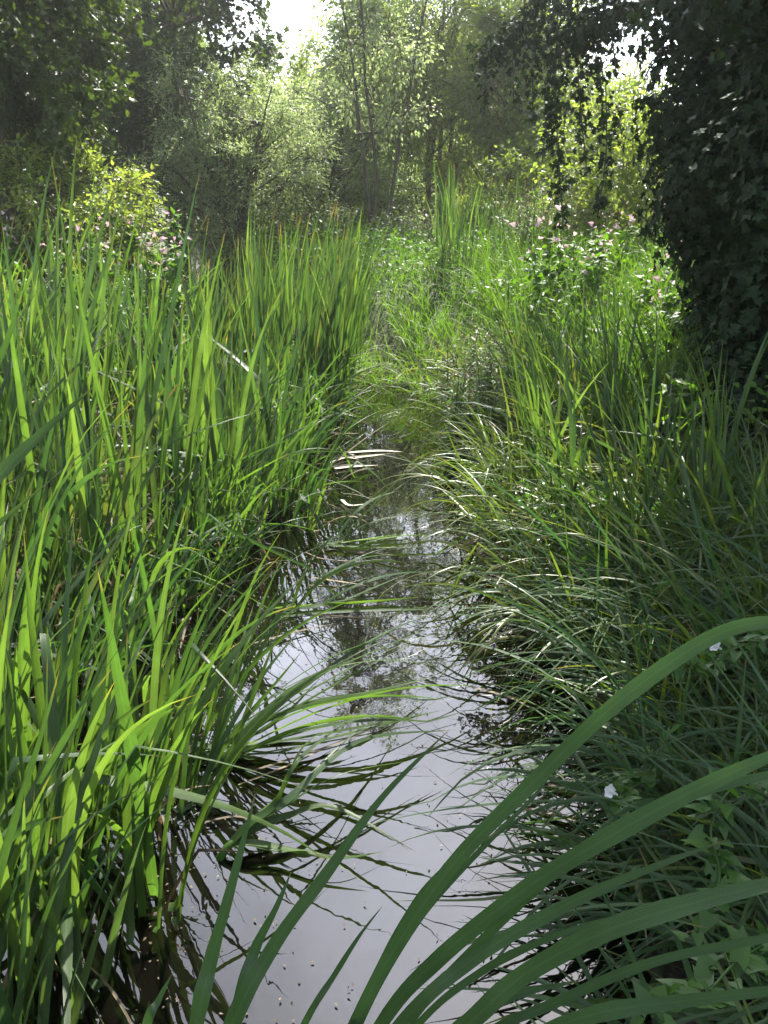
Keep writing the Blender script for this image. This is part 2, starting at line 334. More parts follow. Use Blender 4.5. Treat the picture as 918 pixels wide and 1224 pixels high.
# ------------------------------------------------------------------ the ground and the stream
SY = np.array([-6, 0, 1.5, 2.3, 2.9, 3.5, 4.4, 5.5, 6.8, 7.6, 9, 12, 16, 300])
SL = np.array([-.8, -.7, -.56, -.60, -.68, -.62, -.36, -.36, -.38, -.42, -.9, -2.2, -4, -4])
SR = np.array([.6, .5, .55, .72, .66, .48, .38, .60, .56, .38, -.3, -1.5, -3.3, -3.3])
def bank(x, y): return np.maximum(np.interp(y, SY, SL) - x, x - np.interp(y, SY, SR))
def sm(a, b, v): u = np.clip((v - a) / (b - a), 0, 1); return u * u * (3 - 2 * u)
def gz(x, y):
    x = np.asarray(x, float); y = np.asarray(y, float); d = bank(x, y); left = x < np.interp(y, SY, SL) + .1
    marsh = -.05 + .13 * sm(.5, 1.6, d) + .5 * sm(1.6, 4.5, d)
    rb = .00 + .12 * sm(0, .5, d) + .38 * sm(.4, 2.4, d)
    z = np.where(left, marsh, rb)
    z = np.where(y > 7, z + (np.clip(y - 7, 0, 3) / 3) * (.02 + .38 * sm(.1, .8, d)) * np.where(z > .4, .2, 1), z)
    z = np.where(d < 0, -.02 - .28 * sm(0, .35, -d), z)
    r = np.hypot(x, y); z = z + .05 * np.sin(x * 1.3 + y * .7) * np.cos(y * .9 - x * .4) * sm(.8, 2, d)
    return z + .9 * sm(22, 60, r)
def grid(name, xs, ys, zf, mat):
    mb = MB(); X, Y = np.meshgrid(xs, ys, indexing='ij'); Z = zf(X, Y); a, b = X.shape
    i = np.arange(a - 1)[:, None] * b + np.arange(b - 1)[None]
    mb.add(np.stack([X, Y, Z], -1), [np.stack([i, i + b, i + b + 1, i + 1], -1).reshape(-1, 4)]); return mb.build(name, mat)
def sp(a, b, st, far, m=22):
    g = np.geomspace(1, 1 + far, m)[1:] - 1
    return np.concatenate([(a - g)[::-1], np.arange(a, b + 1e-6, st), b + g])
rg = np.random.default_rng(5)
xs, ys = sp(-5, 5, .07, 900), sp(-2, 14, .09, 900)
def gz2(X, Y):
    z = gz(X, Y); k = np.random.default_rng(1).normal(0, 1, X.shape); return z + .008 * k * (np.abs(X) < 5)
tag(grid('ground', xs, ys, gz2, M['ground']), kind='structure')
tag(grid('water', np.linspace(-3.4, 2.4, 24), np.linspace(-5, 13, 60), lambda x, y: x * 0, M['water']), kind='structure')

def on(x, y): return (x, y, float(gz(x, y)))

# ------------------------------------------------------------------ reeds and sedges
def scatter(rng, n, x0, x1, y0, y1, test, dmin):
    pts = []; tries = 0
    while len(pts) < n and tries < n * 60:
        tries += 1; x = rng.uniform(x0, x1); y = rng.uniform(y0, y1)
        if not test(x, y): continue
        if any((x - a) ** 2 + (y - b) ** 2 < dmin * dmin for a, b in pts): continue
        pts.append((x, y))
    return pts

def clump(name, seed, x, y, label, cat, group, mat, n, dead=3, split=False, z=None, **kw):
    rng = np.random.default_rng(seed); zz = float(gz(x, y)) if z is None else z
    zz = max(zz, -.04); kw['zmin'] = .006 - zz if zz < .05 else .01
    nk = dict(kw)
    if split:       # near enough to see leaf by leaf
        root = empty(name, (x, y, zz), label, cat, group)
        for i in range(n): clump_mb(rng, 1, **nk).build('leaf', mat, root)
    else:
        root = clump_mb(rng, n, **nk).build(name, mat); root.location = (x, y, zz); tag(root, label, cat, group)
    if dead:
        dk = dict(kw); dk['L'] = tuple(v * .6 for v in kw['L']); dk['bend'] = 1.6; dk['lean'] = .5; dk['kink'] = .5; dk['W'] = tuple(v * .5 for v in kw['W'])
        dk['azc'] = None
        for i in range(min(dead, 2)) if split else [0]:
            clump_mb(rng, 1 if split else dead, **dk).build('dead_leaf', M['dead'], root)
    return root

rs = np.random.default_rng(11)
left = lambda lo, hi: (lambda x, y: lo < np.interp(y, SY, SL) - x < hi)
right = lambda lo, hi: (lambda x, y: lo < x - np.interp(y, SY, SR) < hi)
sd_ = 100
# tall reedmace filling the left bed
for i, (x, y) in enumerate(scatter(rs, 100, -3.3, -.5, 2.0, 8.2, lambda x, y: left(.42, 2.6)(x, y) and rs.random() < (1 if y < 5 else .75), .20)):
    sd_ += 1; e = np.interp(y, SY, SL) - x; hh = (1.35 if y < 4.5 else 1.2) * (.72 + .28 * min(1, e / 1.1))
    clump('reed_clump', sd_, x, y, 'tall green reed clump deep in the reed bed left of the stream', 'reeds', 'tall reeds of the left bed', M['reed'],
          n=int(rs.integers(9, 16)), r=.09, L=(hh * .55, hh * 1.15), W=(.015, .036), lean=.17, bend=.42, azc=rs.normal(0.1, .9), azs=1.3, kink=.14, k=13, dead=3)
# shorter reeds along the left waterline, leaning over the water
for i, (x, y) in enumerate(scatter(rs, 60, -1.6, 0, 2.35, 7.4, left(.05, .62), .14)):
    sd_ += 1
    clump('reed_clump', sd_, x, y, 'short bright green reed clump rooted along the left edge of the water', 'reeds', 'short reeds along the left waterline', M['iris'],
          n=int(rs.integers(11, 18)), r=.07, L=(.35, .95), W=(.010, .022), lean=.24, bend=.7, azc=.0, azs=1.0, kink=.2, k=13, dead=4)
# the tallest reeds, standing clear of the bed on the left
for i, (xp, yp, hh) in enumerate([(5, 700, 1.95), (60, 730, 1.85), (120, 690, 1.75), (165, 740, 1.5), (215, 690, 1.5), (-40, 820, 1.5), (260, 640, 1.45), (95, 640, 1.8), (330, 600, 1.4), (30, 620, 1.9), (-30, 640, 1.95)]):
    p = pz(xp, yp); sd_ += 1
    clump('reed_plant', sd_, p[0], p[1], 'tallest broad leaved reeds standing clear above the left bed', 'reeds', 'tallest reeds of the left bed', M['iris'] if i % 2 else M['reed'],
          n=9, r=.09, L=(hh * .7, hh * 1.12), W=(.018, .032), lean=.11, bend=.22, azc=rs.normal(.2, .8), azs=1.2, kink=.04, k=16, dead=1, split=True, drift=.15)
# near left clumps, leaf by leaf
near = [(-.72, 1.55), (-.60, 1.78), (-.95, 1.62), (-.86, 1.95), (-.66, 2.12), (-1.08, 2.2), (-.72, 1.30), (-1.12, 1.35), (-1.3, 1.85), (-.80, 1.74), (-.96, 1.46), (-.86, 1.22), (-.76, 1.98), (-1.1, 1.75)]
nl = ['reed clump rising from dark water at the bottom left corner, near the grey strap leaf', 'reed clump standing in water just left of the open stream',
      'dense reed clump second from the bottom left corner', 'reed clump behind the bottom left clumps, leaves crossing', 'reed clump at the notch of open water on the left',
      'reed clump at the left edge, halfway up the bank', 'lowest reed clump at the bottom of the view', 'reed clump with bending leaves cut by the left edge low down', 'reed clump at the left edge with tall upright leaves',
      'reed clump wedged between the two nearest clumps beside the water on the left', 'reed clump in dark shallow water just inside the bottom left corner', 'reed clump at the very bottom left, mostly below the view', 'reed clump behind the one standing nearest the open water on the left', 'reed clump set back from the water in the near left reeds']
for (x, y), lb in zip(near, nl):
    sd_ += 1
    clump('reed_plant', sd_, x, y, lb, 'reeds', 'near reeds at the left foreground', M['iris'] if sd_ % 2 else M['reed'],
          n=13, r=.09, L=(.55, 1.25), W=(.017, .032), lean=.18, bend=.4, azc=rs.normal(.1, .5), azs=1.2, kink=.08, k=16, dead=1, split=True, drift=.15)
# far tuft of very tall reeds left of centre, and another right of it
for i, (x, y) in enumerate(scatter(rs, 26, -1.4, -.25, 6.8, 9.0, lambda x, y: True, .2)):
    sd_ += 1
    clump('reed_clump', sd_, x, y, 'very tall reed clump where the stream closes, left of its far end', 'reeds', 'tall reeds at the far left end of the stream', M['reed'],
          n=16, r=.09, L=(1.15, 1.7) if x > -1.15 and y < 8.2 else (.7, 1.25), W=(.014, .027), lean=.10, bend=.25, azc=rs.normal(0, .9), azs=1.2, k=10, dead=1)
for i, (x, y) in enumerate(scatter(rs, 20, .5, 1.75, 9.4, 11.4, lambda x, y: x < 1.6 + (y - 9) * .1, .2)):
    sd_ += 1
    clump('reed_clump', sd_, x, y, 'tall reed clump standing apart beyond the far end of the water', 'reeds', 'tall reeds beyond the far end of the stream', M['reed'],
          n=12, r=.09, L=(.8, 1.3), W=(.012, .021), lean=.09, bend=.22, azc=rs.normal(.3, .7), azs=1.0, k=10, dead=1)
# sedge closing off the far end of the water
for i, (x, y) in enumerate(scatter(rs, 26, -.75, .75, 6.9, 9.4, lambda x, y: bank(x, y) > -.06 or y > 7.9, .24)):
    sd_ += 1
    clump('sedge_tussock', sd_, x, y, 'fine arching sedge tussock closing the far end of the stream', 'sedge', 'sedge tussocks at the far end of the stream', M['grass'],
          n=60, r=.12, L=(.40, .80) if y < 8 else (.25, .5), W=(.005, .009), lean=.35, bend=1.4, azc=None, k=10, dead=4)
# right bank: arching sedges hanging to the water
for i, (x, y) in enumerate(scatter(rs, 64, .2, 1.9, 2.3, 7.2, right(.08, .95), .15)):
    sd_ += 1; sun = y > 4.0
    clump('sedge_tussock', sd_, x, y, 'arching sedge tussock trailing into the %s stretch of the right waterline' % ('sunlit far' if sun else 'shaded near'), 'sedge',
          'sedge tussocks along the %s right waterline' % ('sunlit' if sun else 'shaded'), M['sedge'],
          n=int(rs.integers(26, 38)), r=.09, L=(.40, .88), W=(.007, .014), lean=.35, bend=1.45, azc=3.2, azs=.85, kink=.05, k=13, power=1.3, dead=4)
# upright irises on the right bank
for i, (x, y) in enumerate(scatter(rs, 28, .5, 2.6, 3.2, 7.6, lambda x, y: right(.35, 1.15)(x, y) and x < 1.75, .22)):
    sd_ += 1
    clump('iris_clump', sd_, x, y, 'upright iris clump on the right bank behind the trailing sedge', 'iris', 'upright irises on the right bank', M['reed'],
          n=16, r=.07, L=(.6, 1.05), W=(.012, .021), lean=.16, bend=.5, azc=2.6, azs=1.4, kink=.10, k=11, dead=2)
# near right bank: long limp leaves lying towards the water
for i, (x, y) in enumerate(scatter(rs, 46, .7, 2.3, 1.2, 3.4, right(.10, 1.3), .15)):
    sd_ += 1
    clump('sedge_tussock', sd_, x, y, 'dark limp sedge tussock flopped over the near right bank', 'sedge', 'limp sedge on the near right bank', M['near'],
          n=22, r=.10, L=(.5, 1.05), W=(.007, .013), lean=.55, bend=1.25, azc=3.2, azs=1.0, k=13, power=1.2, dead=3)

# lowest right bank: sedges and coarse leaves closing over the soil at the water's edge
rq = np.random.default_rng(404)
for i, (x, y) in enumerate(scatter(rq, 34, .45, 1.5, .75, 2.3, right(.0, .75), .12)):
    clump('sedge_tussock', 5000 + i, x, y, 'coarse sedge tussock hiding the soil at the bottom right edge of the water', 'sedge', 'coarse sedge at the bottom right water edge', M['near'] if i % 3 else M['sedge'],
          n=20, r=.09, L=(.35, .75), W=(.008, .015), lean=.6, bend=1.2, azc=3.0, azs=1.2, k=12, power=1.2, dead=2)
# ------------------------------------------------------------------ big strap leaves close to the camera
def plant(name, loc, label, cat, specs, mat, group=None):
    root = empty(name, loc, label, cat, group)
    for s in specs:
        mb = MB(); cp = np.array(s['p']); strap(mb, cp, s['w'], side=s.get('side'), tipf=s.get('tip', .5), twist=s.get('tw', (0, 0)), cut=s.get('cut', 1), fold=s.get('fold', .10))
        mb.V = [v - np.asarray(loc) for v in mb.V]; mb.build('leaf', s.get('mat', mat), root)
    return root
VS = (0, -.75, .66)
b0 = px(500, 1330, 1.45)
plant('iris_plant', tuple(np.array([b0[0], b0[1], 0])), 'large iris plant with broad dark strap leaves sweeping across the bottom right', 'iris', [
    dict(p=[pz(370, 1350, -.03), px(425, 1225, 1.30), px(462, 1150, 1.20), px(540, 1035, 1.10), px(640, 932, 1.02), px(740, 838, .95), px(850, 762, .90), px(930, 742, .86), px(1010, 742, .84)], w=.017, side=VS, cut=.86, tip=.45, tw=(.1, -.2)),
    dict(p=[pz(385, 1350, -.03), px(455, 1225, 1.30), px(520, 1150, 1.18), px(620, 1068, 1.05), px(720, 1005, .96), px(820, 950, .90), px(918, 905, .86), px(1010, 870, .84)], w=.019, side=VS, cut=.9, tip=.45, tw=(.2, -.1)),
    dict(p=[pz(390, 1350, -.03), px(470, 1235, 1.22), px(560, 1150, 1.12), px(680, 1080, 1.05), px(780, 1037, 1.0), px(868, 1004, .98)], w=.018, side=VS, tip=.6, tw=(-.2, .2)),
    dict(p=[pz(400, 1350, -.03), px(540, 1240, 1.2), px(620, 1170, 1.08), px(720, 1115, .98), px(820, 1082, .92), px(925, 1056, .88), px(1020, 1040, .86)], w=.022, side=VS, cut=.9, tip=.5, tw=(.5, .1)),
    dict(p=[pz(440, 1350, -.03), px(600, 1260, 1.2), px(700, 1215, 1.05), px(820, 1196, .98), px(960, 1180, .9)], w=.018, side=VS, cut=.85),
    dict(p=[pz(420, 1350, -.03), px(480, 1235, 1.25), px(570, 1130, 1.12), px(690, 1020, 1.0), px(800, 960, .95), px(925, 925, .9), px(1020, 915, .9)], w=.012, side=VS, cut=.85),
    dict(p=[pz(405, 1350, -.03), px(490, 1235, 1.3), px(570, 1165, 1.22), px(660, 1120, 1.15), px(760, 1095, 1.1), px(850, 1110, 1.08)], w=.010, side=VS),
    dict(p=[pz(450, 1350, -.03), px(560, 1250, 1.25), px(660, 1200, 1.15), px(780, 1150, 1.08), px(925, 1120, 1.0), px(1000, 1110, .98)], w=.012, side=VS, cut=.85),
    dict(p=[pz(385, 1350, -.03), px(430, 1225, 1.35), px(500, 1100, 1.28), px(580, 1010, 1.22), px(640, 950, 1.2), px(668, 905, 1.2)], w=.009, side=VS),
    dict(p=[pz(360, 1350, -.03), px(400, 1270, 1.35), px(470, 1130, 1.28), px(520, 1050, 1.22), px(600, 990, 1.2)], w=.016, side=VS),
    dict(p=[pz(430, 1350, -.03), px(520, 1255, 1.28), px(600, 1195, 1.2), px(695, 1172, 1.16)], w=.020, side=VS),
], M['near'])
plant('iris_plant', tuple(pz(250, 1330, 0)), 'iris plant with two long straight leaves crossing the open water at the bottom centre', 'iris', [
    dict(p=[pz(250, 1335, -.03), px(272, 1240, 1.28), px(325, 1135, 1.20), px(392, 1042, 1.14), px(458, 952, 1.10), px(537, 872, 1.06)], w=.023, side=VS, tip=.75, tw=(.2, .1)),
    dict(p=[pz(225, 1330, -.03), px(234, 1235, 1.25), px(252, 1150, 1.18), px(272, 1078, 1.14), px(290, 1010, 1.12), px(306, 946, 1.10)], w=.022, side=VS, tip=.7, tw=(.1, .3)),
    dict(p=[pz(262, 1330, -.03), px(282, 1210, 1.38), px(305, 1135, 1.34), px(330, 1085, 1.31), px(349, 1040, 1.3)], w=.017, side=VS, tip=.6),
    dict(p=[pz(320, 1330, -.03), px(362, 1228, 1.42), px(400, 1165, 1.38), px(430, 1118, 1.36), px(458, 1082, 1.36)], w=.010, side=VS, tip=.6),
    dict(p=[pz(160, 1340, -.03), px(175, 1230, 1.5), px(190, 1195, 1.48), px(206, 1163, 1.47)], w=.016, side=VS, tip=.6),
], M['near'])
plant('iris_plant', tuple(pz(-120, 1100, .0)), 'sunlit broad iris leaves reaching in from the left edge of the view', 'iris', [
    dict(p=[px(-160, 900, 1.3), px(-120, 730, 1.15), px(-50, 625, 1.05), px(30, 538, 1.0), px(112, 462, .97)], w=.030, side=VS, tip=.55, tw=(.1, .1)),
    dict(p=[px(-150, 980, 1.35), px(-60, 700, 1.2), px(-15, 640, 1.18), px(55, 578, 1.15)], w=.018, side=VS, tip=.6),
    dict(p=[px(-100, 1000, 1.4), px(-60, 640, 1.3), px(-20, 480, 1.25), px(8, 410, 1.22), px(26, 352, 1.2)], w=.020, side=VS, tip=.6),
], M['iris'])
# flattened shoot lying on the water in mid stream
b = pz(272, 1012, .03)
fl = [((350, 948, .10), (420, 880, .12), (470, 850, .06), 455, .016), ((345, 955, .12), (430, 886, .16), (545, 872, .10), 0, .018), ((340, 965, .08), (410, 925, .12), (520, 905, .06), 0, .016),
      ((345, 975, .06), (400, 965, .08), (500, 1020, .02), 0, .017), ((330, 1018, .03), (380, 1020, .05), (440, 1058, .01), 0, .015), ((330, 960, .12), (360, 905, .22), (440, 845, .14), 0, .016),
      ((335, 950, .1), (380, 880, .2), (500, 885, .1), 0, .013), ((320, 1010, .04), (400, 1025, .04), (460, 1018, .02), 0, .014)]
root = empty('iris_shoot', tuple(b), 'pale green broken iris shoot lying on the water in mid stream, leaves fanned out', 'iris')
for i, (p1, p2, p3, _, ww) in enumerate(fl):
    mb = MB(); strap(mb, [b, (b * .55 + pz(*p1) * .45) + [0, 0, .01], pz(*p1), pz(*p2), pz(*p3)], ww * 1.35, tipf=.6, twist=(.3 * (-1) ** i, .5 * (-1) ** i), fold=.15)
    mb.V = [v - b for v in mb.V]; mb.build('leaf', M['iris'], root)
mb = MB(); tube(mb, curve_pts([b + [-.02, -.01, -.03], b, b * .7 + pz(340, 960, .07) * .3, pz(318, 978, .06)], 8) - b, np.linspace(.012, .008, 8)); mb.build('stem', M['vine'], root)

# bent leaf sheaves leaning out over the water from the left notch
def sheaf(seed, x, y, lb, n, L, azc, lean, bend):
    clump('reed_plant', seed, x, y, lb, 'reeds', 'bent reed sheaves over the water', M['iris'], n=n, r=.05, L=L, W=(.011, .018), lean=lean, bend=bend, azc=azc, azs=.28, k=16, dead=2, split=True, power=1.2)
p = pz(232, 905); sheaf(900, p[0], p[1], 'sheaf of long leaves bent flat to the right over the water below the dark notch', 26, (.6, 1.05), .28, .85, .75)
p = pz(222, 965); sheaf(901, p[0], p[1], 'upright pale leaf sheaf between the open water and the near left reeds', 14, (.45, .75), 1.0, .35, .5)
p = pz(335, 735); sheaf(902, p[0], p[1], 'fan of thin leaves sprawling right over the narrow middle of the stream', 10, (.5, .8), .2, .7, .9)
p = pz(385, 655); sheaf(903, p[0], p[1], 'yellow green fan of leaves reaching over the water beyond the middle narrows', 8, (.5, .8), .1, .8, .7)

# bleached leaves matted at the far end of the open water
rb_ = np.random.default_rng(9)
for i, (x0, y0, x1, y1, w_) in enumerate([(400, 560, 452, 556, .035), (415, 541, 482, 540, .035), (425, 547, 460, 543, .03), (408, 597, 440, 602, .018), (395, 553, 430, 549, .022)]):
    a, c = pz(x0, y0, .014), pz(x1, y1, .012); mid = (a + c) / 2 + rb_.normal(0, .03, 3) * [1, 1, 0]
    mb = MB(); strap(mb, [a, mid, c], w_, k=14, tipf=.5, fold=.04); tag(mb.build('fallen_leaf', M['bleached'], loc=a), 'bleached white dead leaf matted at the far end of the open water', 'dead leaf', 'bleached leaves at the far end of the water')
# floating dead leaves
rf = np.random.default_rng(77)
fd = [(300, 922, 470, 860), (285, 938, 400, 888), (395, 548, 478, 541), (385, 560, 442, 556), (400, 535, 425, 548), (365, 660, 450, 672), (372, 690, 440, 700), (235, 985, 330, 992), (410, 590, 452, 598),
      (655, 938, 730, 960), (560, 820, 640, 850), (300, 770, 402, 745), (620, 968, 700, 985)]
for i, (x0, y0, x1, y1) in enumerate(fd):
    a, c = pz(x0, y0, .012), pz(x1, y1, .010); mid = (a + c) / 2 + rf.normal(0, .03, 3) * [1, 1, 0] + [0, 0, .004]
    mb = MB(); strap(mb, [a, mid, c], rf.uniform(.008, .016), k=14, tipf=.4, fold=.05); o = mb.build('fallen_leaf', M['dead'], loc=a)
    tag(o, 'straw coloured dead reed leaf floating flat on the stream', 'dead leaf', 'dead reed leaves floating on the stream')
mb = MB(); n = 2200; y = rf.uniform(1.4, 7, n); l_, r_ = np.interp(y, SY, SL), np.interp(y, SY, SR); u = np.where(rf.random(n) < .5, rf.beta(1, 6, n), 1 - rf.beta(1, 6, n))
leaves(mb, rf, np.stack([l_ + (r_ - l_) * u, y, np.full(n, .006)], -1), .010, 'oval', droop=0, flat=1)
tag(mb.build('floating_debris', M['dead']), 'tiny specks of leaf litter scattered over the water surface', 'debris', kind='stuff')

# ------------------------------------------------------------------ undergrowth and meadow
def grass_patch(name, seed, n, xr, yr, test, L, W, mat, label):
    rng = np.random.default_rng(seed); x = rng.uniform(*xr, n); y = rng.uniform(*yr, n); k = test(x, y); x, y = x[k], y[k]; n = len(x)
    base = np.stack([x, y, gz(x, y) - .02], -1); mb = MB()
    P, S, Nn, t = blade_paths(rng, base, rng.uniform(0, 6.28, n), rng.uniform(*L, n), np.abs(rng.normal(.2, .2, n)), np.abs(rng.normal(.9, .5, n)), k=6, zmin=-1)
    ribbons(mb, P, S, Nn, rng.uniform(*W, n)[:, None] * wprof(t, .6))
    return tag(mb.build(name, mat), label, 'grass', kind='stuff')
lb_ = lambda x, y: bank(x, y)
grass_patch('meadow_grass', 21, 42000, (-9, 9), (7.2, 19), lambda x, y: (bank(x, y) > .15), (.25, .6), (.006, .012), M['grass'], 'pale sunlit meadow grass beyond the far end of the stream')
grass_patch('bank_grass', 22, 9000, (-5, -.9), (1.2, 8), lambda x, y: bank(x, y) > .5, (.2, .5), (.005, .010), M['sedge'], 'short grass growing between the reeds of the left bank')
grass_patch('bank_grass', 23, 14000, (.5, 6), (.1, 8), lambda x, y: bank(x, y) > .1, (.2, .5), (.005, .010), M['sedge'], 'short grass growing under the plants of the right bank')
def herb_cover(name, seed, n, xr, yr, test, h, size, mat, kind, label):
    rng = np.random.default_rng(seed); x = rng.uniform(*xr, n); y = rng.uniform(*yr, n); k = test(x, y); x, y = x[k], y[k]
    hh = (.35 + .65 * (np.sin(x * 2.1 + seed) * np.cos(y * 1.7) * .5 + .5)) * h
    mb = MB(); leaves(mb, rng, np.stack([x, y, gz(x, y) + .03 + hh * rng.random(len(x)) ** .6], -1), size, kind, droop=.25, flat=.65)
    return tag(mb.build(name, mat, smooth=False), label, 'undergrowth', kind='stuff')
herb_cover('undergrowth', 31, 18000, (.8, 6.5), (4.2, 10), lambda x, y: bank(x, y) > .6 + (y < 6) * .3, .75, .06, M['herb'], 'oval', 'leafy undergrowth of nettles and herbs on the right bank')
grass_patch('meadow_grass', 24, 9000, (.8, 4.5), (5.2, 9.5), lambda x, y: bank(x, y) > .5, (.5, .95), (.005, .009), M['grass'], 'tall pale grass standing among the herbs of the sunlit right bank')
herb_cover('undergrowth', 32, 34000, (.6, 4), (.2, 4.2), lambda x, y: bank(x, y) > .2, .30, .034, M['vine'], 'heart', 'low creeping heart leaved plants on the shaded near right bank')
herb_cover('undergrowth', 33, 22000, (-8, -1.6), (6.2, 12.5), lambda x, y: bank(x, y) > 1.5, .85, .06, M['herb'], 'oval', 'leafy undergrowth behind the reed bed on the left')
herb_cover('undergrowth', 35, 30000, (-9, 8), (13, 17.5), lambda x, y: bank(x, y) > .3, .9, .07, M['dark'], 'oval', 'dense low scrub at the feet of the far trees')  # dark leaf colour stands in for the shade at the trees' feet
herb_cover('undergrowth', 34, 16000, (-1.6, 5), (9.5, 15), lambda x, y: bank(x, y) > .3, .55, .055, M['herb'], 'oval', 'low leafy growth in the meadow before the far trees')

def herb(seed, x, y, h, label, group, kind='balsam'):
    rng = np.random.default_rng(seed); z = float(gz(x, y)); nm = {'balsam': 'balsam_plant', 'seed': 'willowherb_plant'}[kind]
    root = empty(nm, (x, y, z), label, 'flowering plant' if kind == 'balsam' else 'willowherb', group)
    st, lf, fw = MB(), MB(), MB(); ns = 3 if kind == 'balsam' else 7
    for s in range(ns):
        a = rng.uniform(0, 6.28); r = rng.uniform(.02, .22); hh = h * rng.uniform(.75, 1.0); lean = rng.normal(0, .12, 2)
        t = np.linspace(0, 1, 8); P = np.stack([r * np.cos(a) + lean[0] * t * hh, r * np.sin(a) + lean[1] * t * hh, -.03 + hh * t], -1)
        tube(st, P, np.linspace(.009, .003, 8), 5)
        for tt in np.linspace(.2, .97, 22 if kind == 'balsam' else 16):
            c = np.array([np.interp(tt, t, P[:, i]) for i in range(3)]); n = 4
            o = rng.normal(0, 1, (n, 3)); o[:, 2] = .2
            leaves(lf, rng, c[None] + nrmz(o) * .012, .13 * (1.15 - .5 * tt) * (1 if kind == 'balsam' else .8), 'oval' if kind == 'balsam' else 'lance', droop=.2, out=o, flat=.8)
        n = 7 if kind == 'balsam' else 90
        tip = P[-1] if kind == 'balsam' else P[-2]
        c = tip + rng.normal(0, 1, (n, 3)) * ([.07, .07, .09] if kind == 'balsam' else [.06, .06, .12])
        leaves(fw, rng, c, .04 if kind == 'balsam' else .02, 'heart' if kind == 'balsam' else 'lance', droop=.1, flat=.2)
    st.build('stem', M['stem'], root); lf.build('leaves', M['herb'], root, False); fw.build('blossoms' if kind == 'balsam' else 'seed_heads', M['pink' if kind == 'balsam' else 'fluff'], root, False)
for i, (x, y) in enumerate(scatter(rs, 12, -5.2, -1.7, 7.2, 11, lambda x, y: x < -1.5, .4)):
    herb(300 + i, x, y, rs.uniform(.95, 1.3), 'pink flowered balsam plant behind the left reed bed', 'pink balsam behind the left reed bed')
for i, (x, y) in enumerate(scatter(rs, 7, 1.15, 2.6, 6.9, 9.4, lambda x, y: True, .33)):
    herb(340 + i, x, y, rs.uniform(.75, 1.0), 'pink flowered balsam plant on the sunlit right bank', 'pink balsam on the right bank')
for i, (px_, py_, hh) in enumerate([(545, 490, .72), (575, 480, .72), (560, 455, .75), (600, 385, 1.05), (625, 375, 1.1), (650, 385, 1.1), (675, 380, 1.1), (700, 375, 1.1), (640, 360, 1.1), (480, 345, .8), (512, 345, .8)]):
    p = pz(px_, py_, .3); herb(380 + i, p[0], p[1], hh, 'willowherb plant with fluffy buff seed heads near the far right end of the water', 'seeding willowherb', 'seed')

def heart_vine(seed, pts, label, flower=None):
    rng = np.random.default_rng(seed); pts = np.array(pts); o = pts[0].copy(); root = empty('bindweed_vine', tuple(o), label, 'bindweed')
    P = curve_pts(pts, 26) - o; mb = MB(); tube(mb, P, .0025, 5); mb.build('stem', M['vine'], root)
    mb = MB(); d = rng.normal(0, 1, (len(P) * 2, 3)); d[:, 2] = .2; leaves(mb, rng, np.repeat(P, 2, 0) + nrmz(d) * .02, .036, 'heart', droop=.1, out=d, flat=.85); mb.build('leaves', M['vine'], root, True)
    if flower is not None:
        mb = MB(); k = 16; th = np.linspace(0, 2 * math.pi, k, endpoint=False); ax = nrmz(np.array([-.75, -.25, .55])); a = nrmz(np.cross(ax, [0, 0, 1.])); bb = np.cross(ax, a); c = np.asarray(flower) - o
        rr = [.002, .0035, .008, .015]; hh = [0, .013, .021, .025]; V = []
        for r_, h_ in zip(rr, hh): V.append(c + ax * h_ + (r_ * (1 + .16 * np.sin(5 * th + h_ * 30)))[:, None] * (np.cos(th)[:, None] * a + np.sin(th)[:, None] * bb))
        i = np.arange(3)[:, None] * k; j = np.arange(k)[None]; f = np.stack([i + j, i + (j + 1) % k, i + k + (j + 1) % k, i + k + j], -1).reshape(-1, 4)
        mb.add(np.vstack(V), [f]); mb.build('flower', M['white'], root)
heart_vine(1, [px(930, 760, 2.4), px(880, 775, 2.35), px(840, 800, 2.3), px(800, 790, 2.3)], 'bindweed vine with a single white flower high on the right bank', px(862, 776, 2.2))
heart_vine(2, [px(800, 870, 2.3), px(770, 930, 2.15), px(742, 950, 2.1), px(760, 985, 2.0)], 'bindweed vine with a white flower beside the dark water edge', px(738, 950, 2.0))
heart_vine(3, [px(930, 960, 1.8), px(880, 940, 1.75), px(850, 990, 1.7), px(860, 1050, 1.65), px(830, 1120, 1.6)], 'bindweed vine with bright heart leaves climbing the right edge')
heart_vine(4, [px(930, 1120, 1.6), px(880, 1150, 1.5), px(840, 1190, 1.45), px(780, 1215, 1.4)], 'bindweed vine trailing through the bottom right corner')

